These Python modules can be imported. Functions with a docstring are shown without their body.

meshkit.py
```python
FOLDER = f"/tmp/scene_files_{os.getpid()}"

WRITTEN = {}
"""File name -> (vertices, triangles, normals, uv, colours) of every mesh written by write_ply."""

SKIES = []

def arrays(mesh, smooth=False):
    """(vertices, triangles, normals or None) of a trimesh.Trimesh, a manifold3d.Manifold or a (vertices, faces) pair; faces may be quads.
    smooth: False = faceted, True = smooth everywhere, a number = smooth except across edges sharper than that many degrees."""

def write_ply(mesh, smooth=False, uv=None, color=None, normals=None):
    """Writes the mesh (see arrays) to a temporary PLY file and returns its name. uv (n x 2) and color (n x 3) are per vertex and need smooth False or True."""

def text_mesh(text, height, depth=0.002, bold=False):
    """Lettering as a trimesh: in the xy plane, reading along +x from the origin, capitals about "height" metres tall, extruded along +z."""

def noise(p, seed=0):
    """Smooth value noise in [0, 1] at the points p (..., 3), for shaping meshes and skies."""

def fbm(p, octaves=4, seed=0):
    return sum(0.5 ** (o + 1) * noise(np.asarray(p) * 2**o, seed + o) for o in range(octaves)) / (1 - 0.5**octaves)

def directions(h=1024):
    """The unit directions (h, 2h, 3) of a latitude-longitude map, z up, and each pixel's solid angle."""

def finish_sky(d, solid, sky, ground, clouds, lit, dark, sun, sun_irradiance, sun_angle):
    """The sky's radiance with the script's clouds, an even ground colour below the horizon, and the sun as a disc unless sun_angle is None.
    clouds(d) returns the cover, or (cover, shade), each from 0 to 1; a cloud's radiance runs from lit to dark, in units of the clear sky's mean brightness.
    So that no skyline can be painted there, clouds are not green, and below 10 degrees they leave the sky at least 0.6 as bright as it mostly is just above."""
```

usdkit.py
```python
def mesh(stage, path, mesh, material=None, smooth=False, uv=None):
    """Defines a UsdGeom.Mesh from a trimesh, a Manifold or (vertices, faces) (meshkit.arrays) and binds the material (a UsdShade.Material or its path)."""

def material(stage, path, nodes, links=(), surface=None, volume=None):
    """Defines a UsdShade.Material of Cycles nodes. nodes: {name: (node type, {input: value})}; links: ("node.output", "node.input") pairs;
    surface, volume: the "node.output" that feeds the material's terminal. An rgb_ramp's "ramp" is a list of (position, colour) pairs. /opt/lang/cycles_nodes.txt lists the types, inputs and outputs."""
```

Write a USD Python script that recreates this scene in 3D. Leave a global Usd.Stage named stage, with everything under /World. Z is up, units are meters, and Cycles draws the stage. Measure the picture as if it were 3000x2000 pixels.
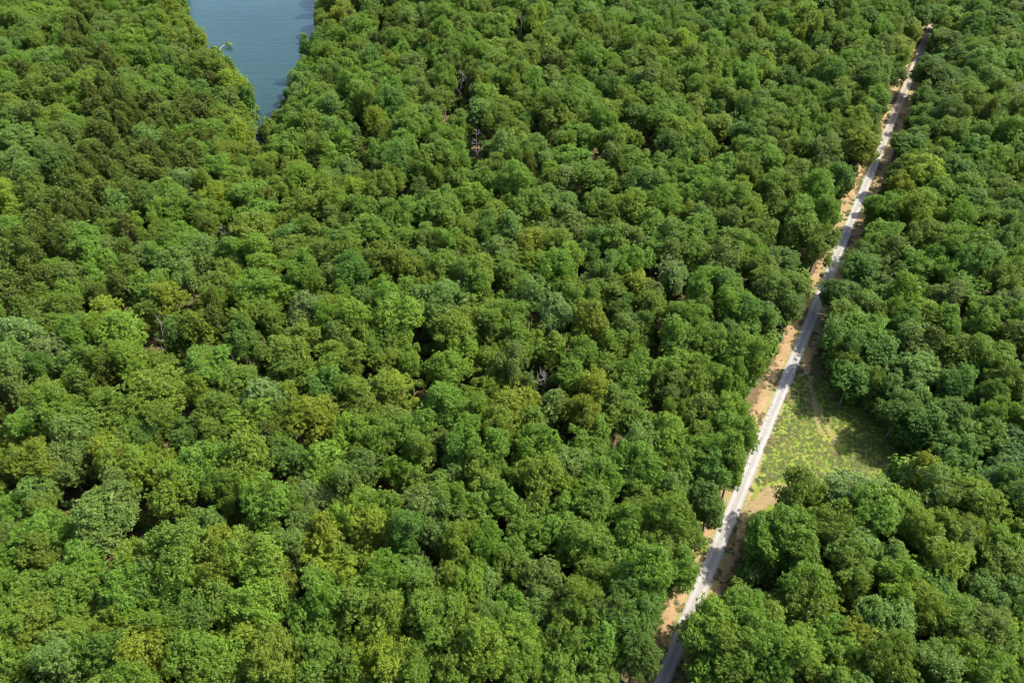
import math
import random

import numpy as np
import trimesh
import usdkit
import meshkit
from pxr import Gf, Sdf, Usd, UsdGeom, UsdLux, UsdShade, Vt
from scipy.spatial import cKDTree

# ------------------------------------------------------------------ stage, camera, sky, sun
stage = Usd.Stage.CreateInMemory()
UsdGeom.SetStageUpAxis(stage, UsdGeom.Tokens.z)
UsdGeom.SetStageMetersPerUnit(stage, 1.0)
world = UsdGeom.Xform.Define(stage, "/World")
stage.SetDefaultPrim(world.GetPrim())
UsdGeom.Scope.Define(stage, "/World/Looks")
rng = np.random.default_rng(11)

CAM_H, PITCH, FPX = 150.0, math.radians(43.0), 2333.0          # flight height, tilt below the horizon, focal length in photo pixels
SUN_AZ, SUN_EL = math.radians(79.0), math.radians(53.0)        # clockwise from the view direction (+y)
EXPOSURE = 1.98
SUN_I, SKY_I = 1.05, 0.145

cam = UsdGeom.Camera.Define(stage, "/World/camera")
cam.CreateHorizontalApertureAttr(36.0)
cam.CreateFocalLengthAttr(36.0 * FPX / 3000.0)
cam.AddTranslateOp().Set(Gf.Vec3d(0, 0, CAM_H))
cam.AddRotateXOp().Set(90.0 - math.degrees(PITCH))
cam.CreateClippingRangeAttr(Gf.Vec2f(1.0, 20000.0))
cam.CreateExposureAttr(EXPOSURE)

dome = UsdLux.DomeLight.Define(stage, "/World/sky")
sky_mat = usdkit.material(stage, "/World/Looks/sky", {
    "sky": ("sky_texture", {"sky_type": "single_scattering", "sun_disc": False, "sun_elevation": SUN_EL, "sun_rotation": SUN_AZ, "altitude": 200.0, "aerosol_density": 2.5}),
    "bg": ("background_shader", {"strength": SKY_I})}, [("sky.color", "bg.color")], surface="bg.background")
UsdShade.MaterialBindingAPI.Apply(dome.GetPrim()).Bind(sky_mat)
dome.GetPrim().SetCustomDataByKey("kind", "structure")

sun = UsdLux.DistantLight.Define(stage, "/World/sun")
sun.CreateNormalizeAttr(True)
sun.CreateIntensityAttr(SUN_I)
sun.CreateAngleAttr(0.5)
sun.CreateColorAttr(Gf.Vec3f(1.0, 0.945, 0.86))
sun.AddRotateXYZOp().Set(Gf.Vec3f(math.degrees(math.pi / 2 - SUN_EL), 0, -math.degrees(SUN_AZ) + 180.0))

# ------------------------------------------------------------------ helpers
F_DIR = np.array([0, math.cos(PITCH), -math.sin(PITCH)])
U_DIR = np.array([0, math.sin(PITCH), math.cos(PITCH)])
used = {}


def free_name(name):
    n = used.get(name, 0)
    used[name] = n + 1
    return name if n == 0 else f"{name}_{n:03d}"


def ray(px, py):
    px, py = np.asarray(px, float), np.asarray(py, float)
    d = np.stack([(px - 1500) / FPX, np.zeros_like(px), np.zeros_like(px)], -1) + F_DIR + ((1000 - py) / FPX)[..., None] * U_DIR
    return d


def to_pixel(p):
    q = np.asarray(p, float) - [0, 0, CAM_H]
    z = q @ F_DIR
    return 1500 + FPX * q[..., 0] / z, 1000 - FPX * (q @ U_DIR) / z, z


def at_height(px, py, z):
    d = ray(px, py)
    t = (z - CAM_H) / d[..., 2]
    return d * t[..., None] + [0, 0, CAM_H]


def seg_distance(p, poly, closed=False):
    """distance of the points p (n,2) to a polyline"""
    a = np.asarray(poly, float)
    b = np.roll(a, -1, 0) if closed else a[1:]
    a = a if closed else a[:-1]
    best = np.full(len(p), 1e9)
    for s, e in zip(a, b):
        d = e - s
        t = np.clip(((p - s) @ d) / max(d @ d, 1e-9), 0, 1)
        best = np.minimum(best, np.hypot(*(p - s - t[:, None] * d).T))
    return best


def inside(p, poly):
    x, y = p[:, 0], p[:, 1]
    r = np.zeros(len(p), bool)
    for (x0, y0), (x1, y1) in zip(poly, np.roll(poly, -1, 0)):
        c = (y0 > y) != (y1 > y)
        r ^= c & (x < (x1 - x0) * (y - y0) / (y1 - y0 + 1e-12) + x0)
    return r


def tag(prim, label=None, category=None, group=None, kind=None):
    for k, v in (("label", label), ("category", category), ("group", group), ("kind", kind)):
        if v:
            prim.SetCustomDataByKey(k, v)


def tube(points, radii, sides=6):
    points, radii = np.asarray(points, float), np.asarray(radii, float)
    v, f = [], []
    t = np.gradient(points, axis=0)
    for i, (p, r) in enumerate(zip(points, radii)):
        d = t[i] / max(np.linalg.norm(t[i]), 1e-9)
        a = np.cross(d, [0.31, 0.95, 0.05] if abs(d[2]) > 0.5 else [0, 0, 1.0])
        a /= np.linalg.norm(a)
        b = np.cross(d, a)
        for k in range(sides):
            w = 2 * math.pi * k / sides
            v.append(p + r * (math.cos(w) * a + math.sin(w) * b))
    n = len(points)
    for i in range(n - 1):
        for k in range(sides):
            q = [i * sides + k, i * sides + (k + 1) % sides, (i + 1) * sides + (k + 1) % sides, (i + 1) * sides + k]
            f += [[q[0], q[1], q[2]], [q[0], q[2], q[3]]]
    for end in (0, n - 1):
        v.append(points[end])
        for k in range(sides):
            f.append([end * sides + k, end * sides + (k + 1) % sides, len(v) - 1])
    return np.array(v), np.array(f)


def join(parts):
    v, f, n = [], [], 0
    for a, b in parts:
        v.append(a)
        f.append(np.asarray(b) + n)
        n += len(a)
    return np.vstack(v), np.vstack(f)


def primvar(m, name, values):
    UsdGeom.PrimvarsAPI(m).CreatePrimvar(name, Sdf.ValueTypeNames.FloatArray, "vertex").Set(Vt.FloatArray.FromNumpy(np.asarray(values, np.float32)))


# ------------------------------------------------------------------ materials
def mat(name, nodes, links, surface):
    return usdkit.material(stage, f"/World/Looks/{name}", nodes, links, surface=surface)


def leaf_material(name, col, trans=0.32, vary=0.35, hue=0.012):
    c = np.array(col)
    return mat(name, {
        "geo": ("geometry", {}), "obj": ("object_info", {}),
        "n": ("noise_texture", {"scale": 0.42, "detail": 3.0, "roughness": 0.6}),
        "warm": ("map_range", {"clamp": True, "from_min": 0.40, "from_max": 0.68, "to_min": 0.0, "to_max": 0.75}),
        "base": ("mix", {"mix_type": "mix", "color1": c, "color2": c * (1.26, 1.14, 0.9)}),
        "hue": ("map_range", {"from_min": 0.0, "from_max": 1.0, "to_min": 0.5 - hue, "to_max": 0.5 + hue}),
        "val": ("map_range", {"from_min": 0.0, "from_max": 1.0, "to_min": 1 - vary, "to_max": 1 + vary}),
        "val2": ("map_range", {"from_min": 0.0, "from_max": 1.0, "to_min": 0.86, "to_max": 1.14}),
        "mul": ("math", {"math_type": "multiply"}),
        "hsv": ("hsv", {"fac": 1.0, "saturation": 1.0}),
        "tcol": ("mix", {"mix_type": "multiply", "fac": 1.0, "color2": (1.35, 1.25, 0.55)}),
        "p": ("principled_bsdf", {"roughness": 0.55, "specular_ior_level": 0.25}),
        "t": ("translucent_bsdf", {}),
        "m": ("mix_closure", {"fac": trans})},
        [("geo.position", "n.vector"), ("n.fac", "warm.value"), ("warm.result", "base.fac"), ("base.color", "hsv.color"),
         ("obj.random", "hue.value"), ("geo.random_per_island", "val.value"), ("obj.random", "val2.value"), ("val.result", "mul.value1"), ("val2.result", "mul.value2"),
         ("hue.result", "hsv.hue"), ("mul.value", "hsv.value"), ("hsv.color", "p.base_color"), ("hsv.color", "tcol.color1"), ("tcol.color", "t.color"), ("p.BSDF", "m.closure1"), ("t.BSDF", "m.closure2")], "m.closure")


LEAF = {
    "m": ("mid_green", (0.088, 0.16, 0.013)),
    "d": ("deep_green", (0.066, 0.13, 0.016)),
    "y": ("yellowish_green", (0.109, 0.178, 0.013)),
    "Y": ("bright_yellow_green", (0.14, 0.2, 0.012)),
    "b": ("grey_green", (0.094, 0.158, 0.026)),
    "B": ("pale_grey_green", (0.112, 0.174, 0.044)),
    "o": ("olive_green", (0.092, 0.153, 0.013)),
    "O": ("mustard_green", (0.112, 0.16, 0.01)),
    "T": ("blue_green", (0.07, 0.136, 0.034)),
    "p": ("brown_olive", (0.074, 0.112, 0.01)),
}
leaf_mats = {k: leaf_material(f"leaves_{n}", c, vary=0.26 if k != "p" else 0.4, trans=0.45 if k != "p" else 0.3) for k, (n, c) in LEAF.items()}


def noisy(name, c1, c2, scale, rough=0.9, detail=6.0, bump=0.3, dist=0.05, lo=0.35, hi=0.65):
    return mat(name, {
        "geo": ("geometry", {}), "n": ("noise_texture", {"scale": scale, "detail": detail, "roughness": 0.65}),
        "r": ("rgb_ramp", {"ramp": [(lo, c1), (hi, c2)]}), "b": ("bump", {"strength": bump, "distance": dist}),
        "p": ("principled_bsdf", {"roughness": rough, "specular_ior_level": 0.2})},
        [("geo.position", "n.vector"), ("n.fac", "r.fac"), ("r.color", "p.base_color"), ("n.fac", "b.height"), ("b.normal", "p.normal")], "p.BSDF")


bark_mat = noisy("bark", (0.05, 0.04, 0.03), (0.16, 0.13, 0.10), 3.0)
dead_mat = noisy("bleached_wood", (0.12, 0.105, 0.09), (0.26, 0.235, 0.205), 2.0)
log_mat = noisy("pale_log", (0.08, 0.065, 0.048), (0.17, 0.145, 0.11), 1.5)


def cut_sheet(name, nodes, links, colour, edge_scale=0.7, bump=None, amount=0.75):
    """a ground sheet whose edge frays along a noise: primvar 'edge' runs from 0 at the rim to 1 inside"""
    n = {"geo0": ("geometry", {}), "edge": ("attribute", {"attribute": "edge"}), "en": ("noise_texture", {"scale": edge_scale, "detail": 7.0, "roughness": 0.7}),
         "thr": ("map_range", {"from_min": 0.28, "from_max": 0.72, "to_min": 0.0, "to_max": amount}), "cmp": ("math", {"math_type": "subtract"}),
         "sharp": ("map_range", {"range_type": "linear", "clamp": True, "from_min": -0.06, "from_max": 0.06, "to_min": 0.0, "to_max": 1.0}),
         "p": ("principled_bsdf", {"roughness": 0.95, "specular_ior_level": 0.15}), "tr": ("transparent_bsdf", {}), "m": ("mix_closure", {})}
    n.update(nodes)
    l = [("geo0.position", "en.vector"), ("en.fac", "thr.value"), ("edge.fac", "cmp.value1"), ("thr.result", "cmp.value2"), ("cmp.value", "sharp.value"),
         ("sharp.result", "m.fac"), ("tr.BSDF", "m.closure1"), ("p.BSDF", "m.closure2"), (colour, "p.base_color")] + list(links)
    return mat(name, n, l, "m.closure")


ground_mat = mat("forest_floor", {
    "geo": ("geometry", {}), "n1": ("noise_texture", {"scale": 0.12, "detail": 5.0, "roughness": 0.6}), "n2": ("noise_texture", {"scale": 2.2, "detail": 6.0, "roughness": 0.75}),
    "r1": ("rgb_ramp", {"ramp": [(0.3, (0.030, 0.040, 0.012)), (0.5, (0.060, 0.046, 0.022)), (0.7, (0.105, 0.066, 0.038))]}),
    "r2": ("rgb_ramp", {"ramp": [(0.3, (0.55, 0.5, 0.5)), (0.7, (1.25, 1.2, 1.15))]}),
    "x": ("mix", {"mix_type": "multiply", "fac": 1.0}), "b": ("bump", {"strength": 0.6, "distance": 0.1}),
    "p": ("principled_bsdf", {"roughness": 0.95, "specular_ior_level": 0.15})},
    [("geo.position", "n1.vector"), ("geo.position", "n2.vector"), ("n1.fac", "r1.fac"), ("n2.fac", "r2.fac"), ("r1.color", "x.color1"), ("r2.color", "x.color2"), ("x.color", "p.base_color"),
     ("n2.fac", "b.height"), ("b.normal", "p.normal")], "p.BSDF")

verge_mat = cut_sheet("sandy_soil", {
    "s1": ("noise_texture", {"scale": 0.35, "detail": 6.0, "roughness": 0.65}), "s2": ("noise_texture", {"scale": 3.5, "detail": 5.0, "roughness": 0.7}),
    "c1": ("rgb_ramp", {"ramp": [(0.28, (0.075, 0.068, 0.026)), (0.40, (0.154, 0.105, 0.048)), (0.62, (0.205, 0.133, 0.071)), (0.75, (0.234, 0.166, 0.099))]}),
    "c2": ("rgb_ramp", {"ramp": [(0.3, (0.62, 0.62, 0.6)), (0.65, (1.1, 1.1, 1.1))]}), "cx": ("mix", {"mix_type": "multiply", "fac": 1.0})},
    [("geo0.position", "s1.vector"), ("geo0.position", "s2.vector"), ("s1.fac", "c1.fac"), ("s2.fac", "c2.fac"), ("c1.color", "cx.color1"), ("c2.color", "cx.color2")], "cx.color")
grass_mat = cut_sheet("meadow_grass", {
    "s1": ("noise_texture", {"scale": 0.2, "detail": 8.0, "roughness": 0.7}), "s2": ("noise_texture", {"scale": 1.6, "detail": 8.0, "roughness": 0.8}),
    "c1": ("rgb_ramp", {"ramp": [(0.30, (0.062, 0.094, 0.011)), (0.50, (0.090, 0.116, 0.014)), (0.64, (0.128, 0.122, 0.026)), (0.78, (0.19, 0.14, 0.06))]}),
    "c2": ("rgb_ramp", {"ramp": [(0.3, (0.62, 0.64, 0.62)), (0.7, (1.3, 1.28, 1.2))]}), "cx": ("mix", {"mix_type": "multiply", "fac": 1.0})},
    [("geo0.position", "s1.vector"), ("geo0.position", "s2.vector"), ("s1.fac", "c1.fac"), ("s2.fac", "c2.fac"), ("c1.color", "cx.color1"), ("c2.color", "cx.color2")], "cx.color", amount=0.6)
track_mat = cut_sheet("bare_track", {
    "s1": ("noise_texture", {"scale": 0.9, "detail": 6.0, "roughness": 0.7}),
    "c1": ("rgb_ramp", {"ramp": [(0.3, (0.095, 0.076, 0.032)), (0.7, (0.165, 0.118, 0.060))]})},
    [("geo0.position", "s1.vector"), ("s1.fac", "c1.fac")], "c1.color", edge_scale=1.1, amount=1.0)
edge_grass_mat = cut_sheet("roadside_grass", {
    "s1": ("noise_texture", {"scale": 1.2, "detail": 6.0, "roughness": 0.7}),
    "c1": ("rgb_ramp", {"ramp": [(0.3, (0.06, 0.095, 0.025)), (0.7, (0.15, 0.17, 0.05))]})},
    [("geo0.position", "s1.vector"), ("s1.fac", "c1.fac")], "c1.color", edge_scale=0.8, amount=1.15)
water_mat = mat("lake_water", {
    "geo": ("geometry", {}), "map": ("mapping", {"mapping_type": "point", "scale": (0.07, 0.42, 1.0), "rotation": (0, 0, 0.12)}),
    "n": ("noise_texture", {"scale": 1.0, "detail": 4.0, "roughness": 0.6, "distortion": 0.4}), "n2": ("noise_texture", {"scale": 0.02, "detail": 3.0}),
    "r": ("rgb_ramp", {"ramp": [(0.3, (0.006, 0.018, 0.017)), (0.7, (0.009, 0.023, 0.021))]}),
    "b": ("bump", {"strength": 0.34, "distance": 0.3}), "p": ("principled_bsdf", {"roughness": 0.16, "ior": 1.333, "specular_ior_level": 0.27})},
    [("geo.position", "map.vector"), ("map.vector", "n.vector"), ("n.fac", "b.height"), ("b.normal", "p.normal"), ("geo.position", "n2.vector"), ("n2.fac", "r.fac"), ("r.color", "p.base_color")], "p.BSDF")

# ------------------------------------------------------------------ terrain, lake, road
LAKE_Z = -7.0
shore_px = np.array([(470, -330), (528, 0), (540, 50), (556, 95), (600, 130), (636, 172), (662, 200), (690, 235), (722, 285), (742, 330), (752, 372), (748, 420), (745, 500), (775, 510), (782, 430), (800, 382),
                     (832, 345), (856, 300), (868, 250), (906, 195), (916, 140), (940, 100), (945, 50), (955, 0), (1010, -330)], float)
SHORE = at_height(shore_px[:, 0], shore_px[:, 1], LAKE_Z)[:, :2]
road_px = np.array([(1895, 2110), (1922, 2050), (1950, 1983), (1990, 1878), (2034, 1753), (2053, 1715), (2101, 1600), (2166, 1460), (2229, 1304), (2248, 1253), (2281, 1151), (2301, 1118), (2333, 1041), (2358, 974), (2390, 900), (2430, 795), (2475, 709), (2498, 641),
                    (2541, 537), (2572, 463), (2592, 409), (2635, 301), (2666, 228), (2697, 150), (2728, 85), (2757, 10), (2790, -70), (2830, -150)], float)
ROAD = at_height(road_px[:, 0], road_px[:, 1], 0.0)[:, :2]
from scipy.interpolate import splprep, splev

tck, _ = splprep(ROAD.T, s=len(ROAD) * 0.35, k=3)
ROAD = np.stack(splev(np.linspace(0, 1, 260), tck), 1)


def terrain(p):
    p = np.atleast_2d(np.asarray(p, float))
    d = seg_distance(p, SHORE, True)
    ins = inside(p, SHORE)
    rise = LAKE_Z + 0.5 + 6.5 * np.clip(d / 75.0, 0, 1) ** 0.75
    under = LAKE_Z - 0.3 - np.minimum(d * 0.25, 3.0)
    dr = seg_distance(p, ROAD[::6])
    und = (meshkit.fbm(np.c_[p / 70.0, np.zeros(len(p))], 3, 5) - 0.5) * 5.0 * np.clip((dr - 14) / 40, 0, 1) * np.clip(d / 60, 0, 1)
    return np.where(ins, under, rise + und)


def sheet(name, parent_kind, pts2d, faces, material, lift, label=None, edge=None, uv=None):
    z = terrain(pts2d) + lift
    m = usdkit.mesh(stage, f"/World/{free_name(name)}", (np.c_[pts2d, z], faces), material, smooth=True, uv=uv)
    if edge is not None:
        primvar(m, "edge", edge)
    tag(m.GetPrim(), label=label, kind=parent_kind)
    return m


def grid(xs, ys):
    X, Y = np.meshgrid(xs, ys)
    n, k = len(xs), len(ys)
    i = np.arange((k - 1) * n).reshape(k - 1, n)[:, :-1].ravel()
    return np.c_[X.ravel(), Y.ravel()], np.r_[np.c_[i, i + 1, i + n + 1], np.c_[i, i + n + 1, i + n]]


xs = np.r_[-6000, -3000, -1500, -900, np.arange(-560, 640, 5.0), 900, 1500, 3000, 6000]
ys = np.r_[-2000, -800, -300, -100, np.arange(0, 860, 5.0), 1000, 1500, 3000, 7000]
gp, gf = grid(xs, ys)
sheet("ground", "structure", gp, gf, ground_mat, 0.0, "leaf covered forest floor under the trees")
wx = (SHORE[:, 0].min() - 25, SHORE[:, 0].max() + 25)
wy = (SHORE[:, 1].min() - 10, SHORE[:, 1].max() + 10)
wp, wf = grid(np.linspace(*wx, 12), np.linspace(*wy, 24))
lake = usdkit.mesh(stage, "/World/lake", (np.c_[wp, np.full(len(wp), LAKE_Z)], wf), water_mat, smooth=True)
tag(lake.GetPrim(), label="calm blue green lake arm with fine ripples", kind="structure")


def ribbon(centre, offsets, width_fn=None):
    t = np.gradient(centre, axis=0)
    t /= np.linalg.norm(t, axis=1, keepdims=True)
    nrm = np.c_[t[:, 1], -t[:, 0]]                        # to the right of travel
    n, k = len(centre), offsets.shape[1]
    pts = centre[:, None] + nrm[:, None] * offsets[..., None]
    i = np.arange(n * k).reshape(n, k)
    q = i[:-1, :-1].ravel(), i[:-1, 1:].ravel(), i[1:, 1:].ravel(), i[1:, :-1].ravel()
    return pts.reshape(-1, 2), np.r_[np.c_[q[0], q[1], q[2]], np.c_[q[0], q[2], q[3]]]


arc = np.r_[0, np.cumsum(np.linalg.norm(np.diff(ROAD, axis=0), axis=1))]
_y = to_pixel(np.c_[ROAD, np.zeros(len(ROAD))])
_t = np.gradient(ROAD, axis=0)
_t /= np.linalg.norm(_t, axis=1, keepdims=True)
HALF = np.clip(np.interp(_y[1], (100, 301, 537, 641, 974, 1118, 1253, 1500, 1753, 2000), (27, 30, 31, 33, 41, 43, 44, 50, 57, 58)) * _y[2] / FPX * np.abs(_t[:, 1]) / 2, 1.3, 2.2)


def wobble(s, scale, amp, seed):
    return (meshkit.fbm(np.c_[s / scale, np.zeros_like(s), np.zeros_like(s)], 3, seed) - 0.5) * 2 * amp


# verges: a sandy strip on either side, its rim frayed
u = np.linspace(0, 1, 9)
for side, name, lab in ((-1, "verge", "sandy orange verge along the left side of the gravel road"), (1, "verge", "sandy orange verge along the right side of the gravel road")):
    wid = 5.2 + np.interp(_y[1], (200, 600), (2.2, 0.0)) + wobble(arc, 14, 2.2, 21 + side) + (0.4 if side < 0 else 0.0)
    off = side * (HALF[:, None] - 0.5 + u[None] * wid[:, None])
    vp, vf = ribbon(ROAD, off)
    sheet(name, "structure", vp, vf, verge_mat, 0.02, lab, edge=np.tile(1 - u, len(ROAD)) * 1.15)
# narrow grass line against the gravel
for side in (-1, 1):
    off = side * (HALF[:, None] - 0.25 + u[None] * (1.0 + wobble(arc, 9, 0.35, 41 + side))[:, None])
    vp, vf = ribbon(ROAD, off)
    sheet("roadside_grass", "stuff", vp, vf, edge_grass_mat, 0.05, f"low grass line fraying along the {'left' if side < 0 else 'right'} edge of the gravel", edge=np.tile(1 - np.abs(2 * u - 1), len(ROAD)) * 0.9)
u = np.linspace(-1, 1, 13)
off = u[None] * (HALF + wobble(arc, 18, 0.22, 7))[:, None]
vp, vf = ribbon(ROAD, off)
FAR_ARC = float(arc[np.argmin(np.abs(_y[1] - 520))])
# gravel: UV u runs across the road (0..1), v along it in metres
road_mat = mat("pale_gravel", {
    "uv": ("uvmap", {"attribute": "st"}), "sep": ("separate_xyz", {}), "geo": ("geometry", {}),
    "edge": ("attribute", {"attribute": "edge"}), "en": ("noise_texture", {"scale": 1.3, "detail": 6.0, "roughness": 0.7}),
    "thr": ("map_range", {"from_min": 0.28, "from_max": 0.72, "to_min": 0.0, "to_max": 0.8}), "cmp": ("math", {"math_type": "subtract"}),
    "sharp": ("map_range", {"clamp": True, "from_min": -0.06, "from_max": 0.06, "to_min": 0.0, "to_max": 1.0}),
    "wob": ("noise_texture", {"scale": 0.12, "detail": 2.0}), "wm": ("map_range", {"to_min": -0.09, "to_max": 0.09}), "add": ("math", {"math_type": "add"}),
    "tr": ("rgb_ramp", {"ramp": [(0.0, (0.86, 0.80, 0.70)), (0.10, (0.90, 0.86, 0.80)), (0.2, (0.95, 0.95, 0.94)), (0.27, (1.08, 1.08, 1.08)), (0.34, (0.88, 0.87, 0.85)), (0.5, (0.80, 0.79, 0.75)), (0.62, (0.87, 0.86, 0.84)), (0.7, (1.08, 1.08, 1.08)), (0.8, (0.97, 0.97, 0.96)), (0.9, (0.82, 0.79, 0.73)), (1.0, (0.76, 0.68, 0.55))]}),
    "n1": ("noise_texture", {"scale": 0.35, "detail": 7.0, "roughness": 0.7}), "n2": ("noise_texture", {"scale": 9.0, "detail": 4.0, "roughness": 0.8}),
    "c1": ("rgb_ramp", {"ramp": [(0.3, (0.163, 0.151, 0.133)), (0.55, (0.186, 0.180, 0.167)), (0.75, (0.201, 0.198, 0.187))]}),
    "c2": ("rgb_ramp", {"ramp": [(0.25, (0.72, 0.72, 0.72)), (0.7, (1.12, 1.12, 1.12))]}),
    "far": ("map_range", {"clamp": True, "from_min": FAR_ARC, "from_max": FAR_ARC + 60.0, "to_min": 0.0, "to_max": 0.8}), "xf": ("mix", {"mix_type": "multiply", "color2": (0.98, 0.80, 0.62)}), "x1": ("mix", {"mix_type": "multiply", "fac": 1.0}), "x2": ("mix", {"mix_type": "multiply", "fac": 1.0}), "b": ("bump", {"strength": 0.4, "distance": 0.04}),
    "p": ("principled_bsdf", {"roughness": 0.9, "specular_ior_level": 0.2}), "t": ("transparent_bsdf", {}), "m": ("mix_closure", {})},
    [("uv.UV", "sep.vector"), ("geo.position", "en.vector"), ("en.fac", "thr.value"), ("edge.fac", "cmp.value1"), ("thr.result", "cmp.value2"), ("cmp.value", "sharp.value"),
     ("geo.position", "wob.vector"), ("wob.fac", "wm.value"), ("sep.x", "add.value1"), ("wm.result", "add.value2"), ("add.value", "tr.fac"),
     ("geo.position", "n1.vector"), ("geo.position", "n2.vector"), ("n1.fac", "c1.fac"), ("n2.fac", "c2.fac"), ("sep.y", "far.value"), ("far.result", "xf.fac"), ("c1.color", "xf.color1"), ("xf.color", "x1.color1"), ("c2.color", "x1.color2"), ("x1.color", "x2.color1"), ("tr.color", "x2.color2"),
     ("x2.color", "p.base_color"), ("n2.fac", "b.height"), ("b.normal", "p.normal"), ("sharp.result", "m.fac"), ("t.BSDF", "m.closure1"), ("p.BSDF", "m.closure2")], "m.closure")
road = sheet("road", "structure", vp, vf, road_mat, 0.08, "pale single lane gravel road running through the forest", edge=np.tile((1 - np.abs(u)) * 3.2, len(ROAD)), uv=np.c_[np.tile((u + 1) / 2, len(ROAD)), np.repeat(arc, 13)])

# clearing beside the road
clear_px = np.array([(2420, 1085), (2330, 1105), (2292, 1195), (2248, 1300), (2215, 1400), (2190, 1480), (2230, 1560), (2300, 1530), (2380, 1490), (2520, 1490), (2640, 1500), (2740, 1460), (2790, 1380), (2740, 1290), (2660, 1220), (2560, 1150), (2470, 1090)], float)
CLEAR = at_height(clear_px[:, 0], clear_px[:, 1], 0.0)[:, :2]
cp, cf = grid(np.arange(CLEAR[:, 0].min(), CLEAR[:, 0].max() + 0.8, 0.8), np.arange(CLEAR[:, 1].min(), CLEAR[:, 1].max() + 0.8, 0.8))
cd = np.where(inside(cp, CLEAR), 1, -1) * seg_distance(cp, CLEAR, True)
cf = cf[(cd[cf] > -0.9).any(1)]
keep = np.unique(cf)
cp, cd, cf = cp[keep], cd[keep], np.searchsorted(keep, cf)
sheet("clearing", "structure", cp, cf, grass_mat, 0.035, "sunlit grass clearing on the right of the gravel road", edge=np.clip(0.25 + cd / 3.0, -0.2, 1))
tracks = [[(2385, 1085), (2372, 1130), (2388, 1180), (2410, 1225), (2440, 1275), (2470, 1312)],
          [(2362, 1120), (2385, 1195), (2398, 1245), (2418, 1285)],
          [(2300, 1225), (2330, 1245), (2348, 1270)], [(2168, 1560), (2205, 1500), (2240, 1462), (2290, 1440), (2345, 1452)], [(2275, 1310), (2310, 1290), (2345, 1283)]]
TRACK_PTS = []
for i, t in enumerate(tracks):
    if i in (2, 4):
        continue
    t = at_height(np.array(t, float)[:, 0], np.array(t, float)[:, 1], 0.0)[:, :2]
    k = min(3, len(t) - 1)
    tc, _ = splprep(t.T, s=0, k=k)
    c = np.stack(splev(np.linspace(0, 1, 40), tc), 1)
    TRACK_PTS.append(np.c_[c, np.full(40, (0.85, 0.5, 0.3, 3.0, 0.3)[i])])
    u = np.linspace(-1, 1, 7)
    w = (0.85, 0.5, 0.3, 3.2, 0.3)[i] * (1 + wobble(np.linspace(0, 30, 40), 4, 0.4, 60 + i))
    vp, vf = ribbon(c, u[None] * w[:, None])
    sheet("dirt_track", "structure", vp, vf, track_mat, 0.06 + 0.004 * i, ("long curved wheel track worn through the clearing grass", "inner wheel track running beside the long curved one", "short pale rut near the road edge in the clearing",
          "bare sandy patch at the near end of the clearing", "short cross rut in the middle of the clearing")[i], edge=np.tile((1 - np.abs(u)) * 1.3, 40) * np.repeat(np.clip(np.minimum(np.arange(40), 39 - np.arange(40)) / 6 + 0.2, 0, 1), 7))


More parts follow.
